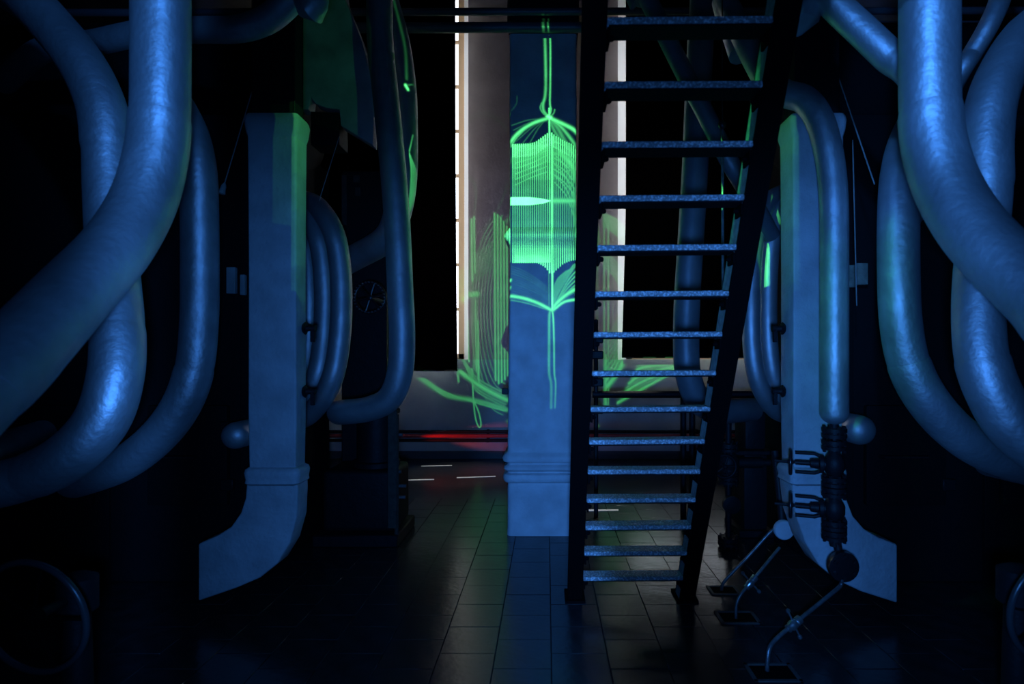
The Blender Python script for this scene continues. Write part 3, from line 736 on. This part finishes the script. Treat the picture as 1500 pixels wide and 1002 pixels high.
# ------------------------------------------------------------------ ladder
SLOPE = .533
def LY(z): return 3.70 - SLOPE * z
lad = thing('ladder', 'steep black steel ladder with worn treads right of the central duct', 'ladder', (.55, 3.7, 0))
zt = 3.95
ux = Vector((0, -SLOPE, 1)).normalized(); nx_ = Vector((0, 1, SLOPE)).normalized()
def stile(x0, x1, inner):
    web = MB(); d = .115
    A, B = Vector((0, LY(0), 0)), Vector((0, LY(zt), zt))
    # front flange, web and rear flange of a channel, open side outward
    def bar(xa, xb, da, db):
        vs = []
        for e in (A, B):
            for (x, dd) in ((xa, da), (xb, da), (xb, db), (xa, db)): vs.append(Vector((x, e.y + dd * 1.13, e.z)))
        return vs, [(0, 1, 2, 3), (7, 6, 5, 4), (0, 4, 5, 1), (1, 5, 6, 2), (2, 6, 7, 3), (3, 7, 4, 0)]
    fr = MB().add(*bar(x0, x1, 0, .012)); fr.add(*bar(x0, x1, d - .010, d))
    t = fr.build('stile', M_stile, lad)
    xi = x0 if inner > 0 else x1 - .01
    web.add(*bar(xi, xi + .01, .012, d - .01)); web.build('web', M_web if inner > 0 else M_stile, t)
    MB().box((x0 - .02, LY(0) - .03, 0), (x1 + .02, LY(0) + .17, .012), .003).build('foot_plate', M_stile, t)
stile(.138, .230, -1); stile(.862, .962, 1)
ty = [23, 118, 206, 285, 358, 426, 486, 543, 596, 644, 688, 730, 770, 808, 845]
for i, y in enumerate(ty):
    c = (VY - y) / F            # tread height from its pixel row, on the slope of the stiles
    z = (H + c * 3.70) / (1 + c * SLOPE)
    yy = LY(z)
    tilt = .006 + random.uniform(-.002, .004)
    m = Matrix.Translation((.546, yy, z)) @ Matrix.Rotation(-tilt, 4, 'Y') @ Matrix.Translation((-.546, -yy, -z))
    t = MB().box((.231, yy, z - .026), (.861, yy + .112, z), .004, 1, m).build('tread', M_tread, lad)
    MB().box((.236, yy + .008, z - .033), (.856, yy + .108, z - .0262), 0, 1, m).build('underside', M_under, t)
    for xa, sx in ((.231, 1), (.861, -1)):
        an = MB(); x0, x1 = sorted((xa, xa + sx * .012)); an.box((x0, yy + .012, z - .085), (x1, yy + .1, z - .034), .002)
        an.lathe([(.012, 0), (.012, .012), (.006, .02)], (xa + sx * .012, yy + .05, z - .06), (sx, 0, 0), 8)
        an.build('cleat', M_stile, t)

# ------------------------------------------------------------------ boilers either side (almost lost in the dark)
def boiler(s, label):
    t = thing('boiler', label, 'boiler', (s * 3.6, 4.6, 0), 'black boilers either side of the aisle')
    x0, x1 = sorted((s * 2.02, s * 5.4))
    body = MB().box((x0, 4.0, 0), (x1, 5.3, 3.3), .03, 2).build('casing', M_boiler, t)
    dr = MB().lathe([(.2, -.03), (.5, 0), (.56, .03), (.56, 3.3), (.5, 3.36), (.2, 3.4)], (s * 2.0, 4.7, 3.7), (s, 0, 0), 32); dr.build('steam_drum', M_boiler, t)
    for k in range(3):
        xa = s * (2.5 + .95 * k)
        d = MB().box((xa - .28, 3.95, .55), (xa + .28, 4.0, 1.25), .02, 2).build('furnace_door', M_boiler, t)
        MB().tube([(xa - .2, 3.93, .9), (xa - .2, 3.88, .9), (xa + .1, 3.88, .9)], .012, 10, smooth=0).build('latch', M_iron, d)
        for zz_ in (.7, 1.1): MB().box((xa + .24, 3.93, zz_ - .04), (xa + .33, 3.96, zz_ + .04), .006).build('hinge', M_iron, d)
    for k in range(4):
        xa = s * (2.1 + 1.0 * k); MB().box((xa - .04, 3.97, 0), (xa + .04, 4.0, 3.28), .004).build('buckstay', M_boiler, t)
    if s < 0:
        for (a, b, c, d) in ((331, 344, 391, 430), (351, 358, 402, 432)):
            p, q = P(a, c, 3.94), P(b, d, 3.94); MB().box((p.x, 3.94, q.z), (q.x, 3.975, p.z), .004).build('pane_plate', M_hopper, t)  # grey plates added in place of dim window panes glimpsed here
    else:
        for (a, b, c, d) in ((1238, 1254, 388, 421), (1256, 1272, 385, 417)):
            p, q = P(a, c, 3.94), P(b, d, 3.94); MB().box((p.x, 3.94, q.z), (q.x, 3.975, p.z), .004).build('pane_plate', M_plate, t)  # pale plates in place of the dim panes on this side
boiler(-1, 'black cased boiler behind the left bank of pipes')
boiler(1, 'black cased boiler behind the right bank of pipes')

# grey hopper over the left boiler
HY = 4.55
hp = thing('hopper', 'grey sheet-steel hopper hanging above the bowed pipes on the left', 'hopper', tuple(P(490, 160, HY)))
MB().prism([P(a, b, HY) for a, b in ((432, -90), (432, 160), (452, 160), (455, 142), (462, 152), (478, 158), (497, 160), (499, 184), (546, 213), (548, 130), (530, 60), (506, 0), (490, -90))], .12, .008).build('shell', M_hopper, hp)
MB().prism([P(a, b, HY - .005) for a, b in ((455, 163), (496, 165), (497, 200), (497, 212), (455, 212))], .2, .006).build('chute', M_iron, hp)
MB().box((P(440, 0, HY).x, HY + .05, P(0, -90, HY).z), (P(496, 0, HY).x, HY + .12, CZ), .004).build('hanger', M_iron, hp)
# brown cabinet glimpsed under the hopper
cb = thing('control_cabinet', 'narrow brown cabinet glimpsed under the hopper on the left', 'cabinet', tuple(P(528, 330, 5.0)))
CY = 5.48
MB().box((P(500, 0, CY).x, CY, 0), (P(566, 0, CY).x, CY + .25, P(0, 250, CY).z), .01).build('body', M_iron, cb)
MB().box((P(501, 0, CY).x, CY - .015, P(0, 330, CY).z), (P(505.5, 0, CY).x + .02, CY, P(0, 257, CY).z), .003).build('strip', M_brown, cb)
for (a, b, c, d) in ((518, 528, 257, 268), (521, 529, 275, 288)):
    MB().box((P(a, 0, CY).x, CY - .02, P(0, d, CY).z), (P(b, 0, CY).x, CY, P(0, c, CY).z), .003).build('fitting', M_brown, cb)

# ------------------------------------------------------------------ handwheels, valves
def handwheel(parent, c, axis, R, r, m, spokes=5, name='handwheel'):
    w = MB().torus(c, axis, R, r); ax = Vector(axis).normalized(); c = Vector(c)
    ref = Vector((0, 0, 1)) if abs(ax.z) < .9 else Vector((1, 0, 0)); a1 = (ref - ax * ref.dot(ax)).normalized(); a2 = ax.cross(a1)
    for k in range(spokes):
        a = 2 * PI * k / spokes + .3; d = a1 * math.cos(a) + a2 * math.sin(a); w.tube([c + d * R * .15, c + d * R], r * .7, 8, smooth=0)
    w.lathe([(R * .12, -.02), (R * .2, -.012), (R * .2, .012), (R * .12, .02)], c, ax, 12)
    return w.build(name, m, parent)
def flange_pair(mb, c, axis, R, n=8, h=1.0):
    a = Vector(axis).normalized(); c = Vector(c)
    mb.lathe([(R * .6, -.034 * h), (R, -.032 * h), (R, -.008 * h), (R * .8, -.006 * h), (R * .8, .006 * h), (R, .008 * h), (R, .032 * h), (R * .6, .034 * h)], c, a, 20)
    ref = Vector((0, 1, 0)) if abs(a.y) < .9 else Vector((1, 0, 0)); a1 = (ref - a * ref.dot(a)).normalized(); a2 = a.cross(a1)
    for k in range(n):
        t = 2 * PI * k / n; d = (a1 * math.cos(t) + a2 * math.sin(t)) * R * .82
        mb.lathe([(.010, -.048 * h), (.010, .048 * h)], c + d, a, 6)
# valve stack below the slim right pipe
VY_ = 3.19
vs_ = thing('valve_stack', 'black stack of two flanged valves in front of the right duct', 'valve', tuple(P(1225, 870, VY_)))
vx = P(1222, 0, VY_).x
zv = lambda y: P(0, y, VY_).z
MB().tube([(vx, VY_, zv(606)), (vx, VY_, zv(800))], .024, 16, smooth=0).build('spindle_pipe', M_iron, vs_)
for y in (634, 652, 705, 720, 768, 783):
    b = MB(); flange_pair(b, (vx, VY_, zv(y)), (0, 0, 1), .066, 8, .8); b.build('flange', M_iron, vs_)
va = Vector((-.917, .40, 0)); up_ = Vector((0, 0, 1))
for y in (681, 746):
    c0 = Vector((vx, VY_, zv(y)))
    b = MB().lathe([(.028, -.075), (.044, -.045), (.056, -.02), (.056, .02), (.044, .045), (.028, .075)], c0, (0, 0, 1), 20)
    b.lathe([(.036, 0), (.036, .05), (.052, .052), (.052, .072), (.030, .078), (.026, .12), (.014, .125), (.014, .2)], c0, va, 16)
    b.build('valve_body', M_iron, vs_)
    k = MB()
    for dz in (-.048, .048): k.tube([c0 + va * .06 + up_ * dz * .8, c0 + va * .10 + up_ * dz * 1.15, c0 + va * .20 + up_ * dz * 1.15], .009, 8, smooth=0)
    k.tube([c0 + va * .1, c0 + va * .31], .008, 8, smooth=0); k.build('yoke', M_iron, vs_)
    handwheel(vs_, c0 + va * .225, va, .066, .011, M_gloss)
MB().tube([P(1225, 785, VY_), P(1228, 806, VY_ - .01)], .022, 12, smooth=0).build('neck', M_iron, vs_)
cc = P(1235, 830, VY_ - .06)
b = MB().lathe([(.03, -.03), (.078, -.028), (.082, -.02), (.082, .014), (.06, .02), (.03, .022)], cc, (0, -1, 0), 28)
for k in range(6):
    a = 2 * PI * k / 6 + .5; b.lathe([(.012, .014), (.012, .03), (.006, .032)], cc + Vector((.06 * math.cos(a), 0, .06 * math.sin(a))), (0, -1, 0), 6)
b.build('blank_flange', M_gloss, vs_)
# drain lines down to the floor pits
def drain(label, pts, r, union=None, ref=None):
    t = thing('drain_pipe', label, 'pipe', tuple(pts[-1]), 'thin drain pipes right of the ladder')
    MB().tube(pts, r, 12, smooth=5).build('tube', M_steel, t)
    if union:
        i, = union; c = Vector(pts[i]); d = (Vector(pts[i + 1]) - Vector(pts[i - 1])).normalized()
        MB().lathe([(r * 1.2, -.05), (r * 2.2, -.045), (r * 2.2, -.02), (r * 1.7, -.015), (r * 2.4, -.005), (r * 2.4, .02), (r * 1.8, .03), (r * 2, .045), (r * 1.1, .05)], c, d, 12).build('union', M_chrome, t)
        s = Vector((-d.z, 0, d.x)).normalized()
        tt = MB().tube([c - s * .075, c + s * .075], .005, 8, smooth=0)
        for q in (-1, 1): tt.lathe([(.004, -.012), (.011, -.006), (.011, .006), (.004, .012)], c + s * .075 * q, s, 8)
        tt.build('tap', M_steel, t)
    return t
drain('thin bright drain pipe with a tap, nearest of the three drain pipes',
      [P(1233, 848, 3.12), P(1231, 858, 3.12), P(1215, 872, 3.08), P(1163, 914, 2.98), P(1138, 935, 2.93), P(1127, 950, 2.90), P(1124, 972, 2.88), P(1124, 972, 2.88) * 1 - Vector((0, 0, .08))], .0105, (3,))
drain('thin drain pipe with a small tap, middle of the three drain pipes',
      [P(1142, 802, 3.58), P(1128, 819, 3.55), P(1100, 853, 3.5), P(1086, 870, 3.47), P(1079, 885, 3.46), P(1078, 905, 3.45), P(1078, 905, 3.45) - Vector((0, 0, .06))], .0095, (2,))
drain('thin drain pipe farthest of the three, coming from a hanging flange',
      [P(1146, 770, 3.86), P(1130, 778, 3.86), P(1100, 811, 3.86), P(1066, 846, 3.86), P(1058, 858, 3.86), P(1057, 872, 3.86)], .0105)
for lab, x, y, w, d in (('square floor drain under the nearest drain pipe', 1.135, 2.86, .24, .17), ('square floor drain under the middle drain pipe', 1.16, 3.46, .24, .17), ('square floor drain under the farthest drain pipe', 1.2, 3.86, .2, .15)):
    t = thing('floor_drain', lab, 'drain', (x, y, 0), 'floor drains right of the ladder')
    fr = MB()
    for (a, b_, c, d_) in ((-w / 2, w / 2, -d / 2, -d / 2 + .02), (-w / 2, w / 2, d / 2 - .02, d / 2), (-w / 2, -w / 2 + .02, -d / 2, d / 2), (w / 2 - .02, w / 2, -d / 2, d / 2)):
        fr.box((x + a, y + c, 0), (x + b_, y + d_, .008), .002)
    fr.build('rim', M_skirt, t)
    MB().box((x - w / 2 + .02, y - d / 2 + .02, .0005), (x + w / 2 - .02, y + d / 2 - .02, .003), 0).build('pit_plate', M_stile, t)  # flat black sheet, the pit's dark hollow put into its colour
# hanging flange disc left of the right duct
c = P(1148, 776, 3.8)
t = thing('hanging_flange', 'round blue-lit blank flange hanging left of the right duct', 'flange', tuple(c))
MB().lathe([(.05, -.02), (.064, -.018), (.066, -.01), (.066, .012), (.06, .02), (.02, .022)], c, (0, -1, 0), 28).build('disc', M_duct, t)
MB().tube([c + Vector((0, .02, 0)), c + Vector((0, .05, .15)), (c.x, 3.95, c.z + .5)], .025, 12).build('riser', M_iron, t)
# second valve column, between the ladder and the right duct
MY = 4.75
cv = thing('valve_column', 'dark valve column with a round counterweight right of the ladder', 'valve', tuple(P(1068, 800, MY)))
mx = P(1067, 0, MY).x; zm = lambda y: P(0, y, MY).z
MB().tube([(mx, MY, 0), (mx, MY, zm(600))], .026, 12, smooth=0).build('column', M_iron, cv)
for y in (655, 690, 702, 792):
    b = MB(); flange_pair(b, (mx, MY, zm(y)), (0, 0, 1), .085); b.build('flange', M_iron, cv)
b = MB().lathe([(.05, -.09), (.09, -.04), (.09, .04), (.05, .09)], (mx, MY, zm(678)), (0, 0, 1), 18)
b.tube([(mx, MY, zm(678)), (mx + .28, MY, zm(678))], .045, 12, smooth=0); b.build('valve_body', M_iron, cv)
MB().lathe([(.03, -.03), (.072, -.028), (.074, .02), (.03, .03)], (mx + .01, MY - .05, zm(737)), (0, -1, 0), 26).build('counterweight', M_iron, cv)
handwheel(cv, (mx - .08, MY - .16, zm(678)), (0, 1, 0), .09, .012, M_iron)
b = MB().tube([(mx + .28, MY, zm(678)), (mx + .32, MY, zm(678)), (2.0, MY, zm(676))], .03, 12, smooth=0); b.build('branch', M_iron, cv)
# dark stand behind it
st = thing('machine_stand', 'black iron stand behind the valve column', 'stand', (P(1100, 0, 5.0).x, 5.1, 0))
xa, xb = P(1090, 0, 5.0).x, 1.94
MB().box((xa, 5.0, .06), (xb, 5.36, .72), .02, 2).build('casing', M_iron, st)
MB().box((xa - .05, 4.97, 0), (xb + .05, 5.40, .06), .006).build('plinth', M_iron, st)
MB().box((P(1040, 0, 5.0).x, 4.98, .72), (xb + .05, 5.38, .76), .006).build('top', M_iron, st)
MB().box((xa + .02, 5.03, .76), (xb, 5.33, 1.10), .03, 2).build('gearbox', M_iron, st)
g = MB()
for k in range(5): g.lathe([(.02, 0), (.02, .016), (.008, .02)], (xa + .04 + k * .06, 5.0, .66), (0, -1, 0), 6)
g.build('bolts', M_steel, st)

# rail behind the ladder: posts and a dark cross pipe
rl = thing('guard_rail', 'dark guard rail behind the ladder with twin posts', 'railing', (P(935, 0, 5.6).x, 5.6, 0))
zr = P(0, 578, 5.6).z
MB().tube([(P(868, 0, 5.6).x, 5.6, zr), (P(1104, 0, 5.6).x, 5.6, zr)], .034, 14, smooth=0).build('cross_rail', M_iron, rl)
for px in (1001, 1014):
    x = P(px, 0, 5.6).x; MB().tube([(x, 5.6, 0), (x, 5.6, P(0, 552, 5.6).z)], .03, 12, smooth=0).build('post', M_iron, rl)
x = P(873, 0, 5.6).x
MB().tube([(x, 5.6, 0), (x, 5.6, P(0, 470, 5.6).z)], .022, 12, smooth=0, round_end=True).build('post', M_iron, rl)
b = MB()
for y in (497, 520, 560, 600): b.box((x - .05, 5.56, P(0, y + 6, 5.6).z), (x + .07, 5.62, P(0, y - 6, 5.6).z), .01)
b.build('fittings', M_iron, rl)
# chain and spindle right of the treads
sp_ = thing('spindle', 'thin beaded spindle hanging behind the right stile of the ladder', 'spindle', tuple(P(1058, 430, 3.6)))
MB().tube([P(1058, 190, 3.6), P(1059, 435, 3.6)], .009, 8, smooth=0).build('rod', M_steel, sp_)
MB().lathe([(.006, -.03), (.02, -.02), (.026, 0), (.02, .02), (.006, .03)], P(1058, 183, 3.6), (0, 0, 1), 12).build('knob', M_gloss, sp_)
MB().tube([P(1058, 183, 3.6), P(1058, 183, 3.6) + Vector((0, 0, 4.3))], .004, 6, smooth=0).build('cable', M_iron, sp_)

# left pump set under the tall dark pipe
pm = thing('feed_pump', 'black feed pump and stand on the floor left of the wall view', 'pump', (-1.45, 5.0, 0))
MB().box((-1.95, 4.72, 0), (-1.24, 5.35, .10), .01).build('bed_plate', M_iron, pm)
MB().box((-1.9, 4.8, .1), (-1.28, 5.3, .62), .05, 3).build('pump_body', M_iron, pm)
MB().lathe([(.1, 0), (.2, .01), (.2, .05), (.17, .06), (.17, .46), (.2, .47), (.2, .5), (.1, .53)], (-1.5, 5.02, .62), (0, 0, 1), 28).build('steam_cylinder', M_iron, pm)
for (y, z, l) in ((4.78, .93, .05), (4.78, .62, .03), (4.78, .50, .10), (4.8, .40, .08)):
    MB().tube([(-1.27, y, z), (-1.24 + l * .6, y, z)], .016, 10, smooth=0).build('grease_cup', M_steel, pm)
MB().tube([(-1.26, 4.77, 1.1), (-1.26, 4.77, .05)], .02, 10, smooth=0).build('drain_cock', M_brown, pm)
MB().box((-1.33, 4.745, .15), (-1.25, 4.77, 1.15), .006).build('gauge_board', M_brown, pm)
# dark handwheel between the bowed pipes and the tall pipe
hw = thing('large_handwheel', 'dark serrated handwheel between the bowed pipes and the tall dark pipe', 'handwheel', tuple(P(542, 436, 4.72)))
c = P(542, 436, 4.72)
handwheel(hw, c, (0, 1, 0), .125, .014, M_gloss, 6, 'rim')
b = MB()
for k in range(28):
    a = 2 * PI * k / 28; b.lathe([(.006, 0), (.006, .03)], c + Vector((.125 * math.cos(a), -.012, .125 * math.sin(a))), (0, -1, 0), 5)
b.build('grip_studs', M_steel, hw)
MB().tube([c, c + Vector((0, .35, 0))], .02, 10, smooth=0).build('stem', M_iron, hw)

# pull cords
def cord(label, a, b, r=.0035, tassel=False):
    t = thing('pull_cord', label, 'cord', tuple(b))
    MB().tube([a, b], r, 6, smooth=0).build('line', M_rope, t)
    if tassel:
        d = (Vector(b) - Vector(a)).normalized()
        MB().lathe([(.004, -.02), (.014, 0), (.016, .02), (.022, .05), (.014, .055)], b, d, 10).build('tassel', M_rope, t)
cord('thin pull cord with a pale tassel left of the left duct', P(383, 88, 3.5), P(328, 272, 3.42), tassel=True)
cord('thin cord hanging from the hopper chute to the bowed pipes', P(497, 200, 4.5), P(464, 305, 4.35))
cord('thin slanting cord between the right duct and the right C-shaped pipe', P(1222, 95, 3.5), P(1281, 270, 3.3), .004)
cord('thin upright cord between the right duct and the right C-shaped pipe', P(1249, 205, 3.6), P(1255, 448, 3.6), .004)

# big handwheels low in both foreground corners
for lab, px, py, Y, R in (('large black handwheel on a pedestal in the lower left corner', 48, 905, 2.1, .215), ('large black handwheel on a pedestal at the lower right edge', 1556, 892, 2.1, .21)):
    c = P(px, py, Y)
    t = thing('wheel_valve', lab, 'handwheel', (c.x, Y + .2, 0), 'foreground handwheels on pedestals')
    ax = (.1 if px < 700 else -.1, 1, .12)
    w = handwheel(t, c, ax, R, .008, M_stile, 5, 'wheel')
    MB().torus(c, ax, R, .012, 48, 12).build('lit_rim', M_rim, w)
    MB().tube([c, (c.x, Y + .2, c.z + .0)], .02, 12, smooth=0).build('stem', M_iron, t)
    MB().lathe([(.14, 0), (.14, .02), (.06, .05), (.045, c.z - .08), (.07, c.z - .06), (.07, c.z + .07), (.03, c.z + .09)], (c.x, Y + .2, 0), (0, 0, 1), 20).build('pedestal', M_iron, t)
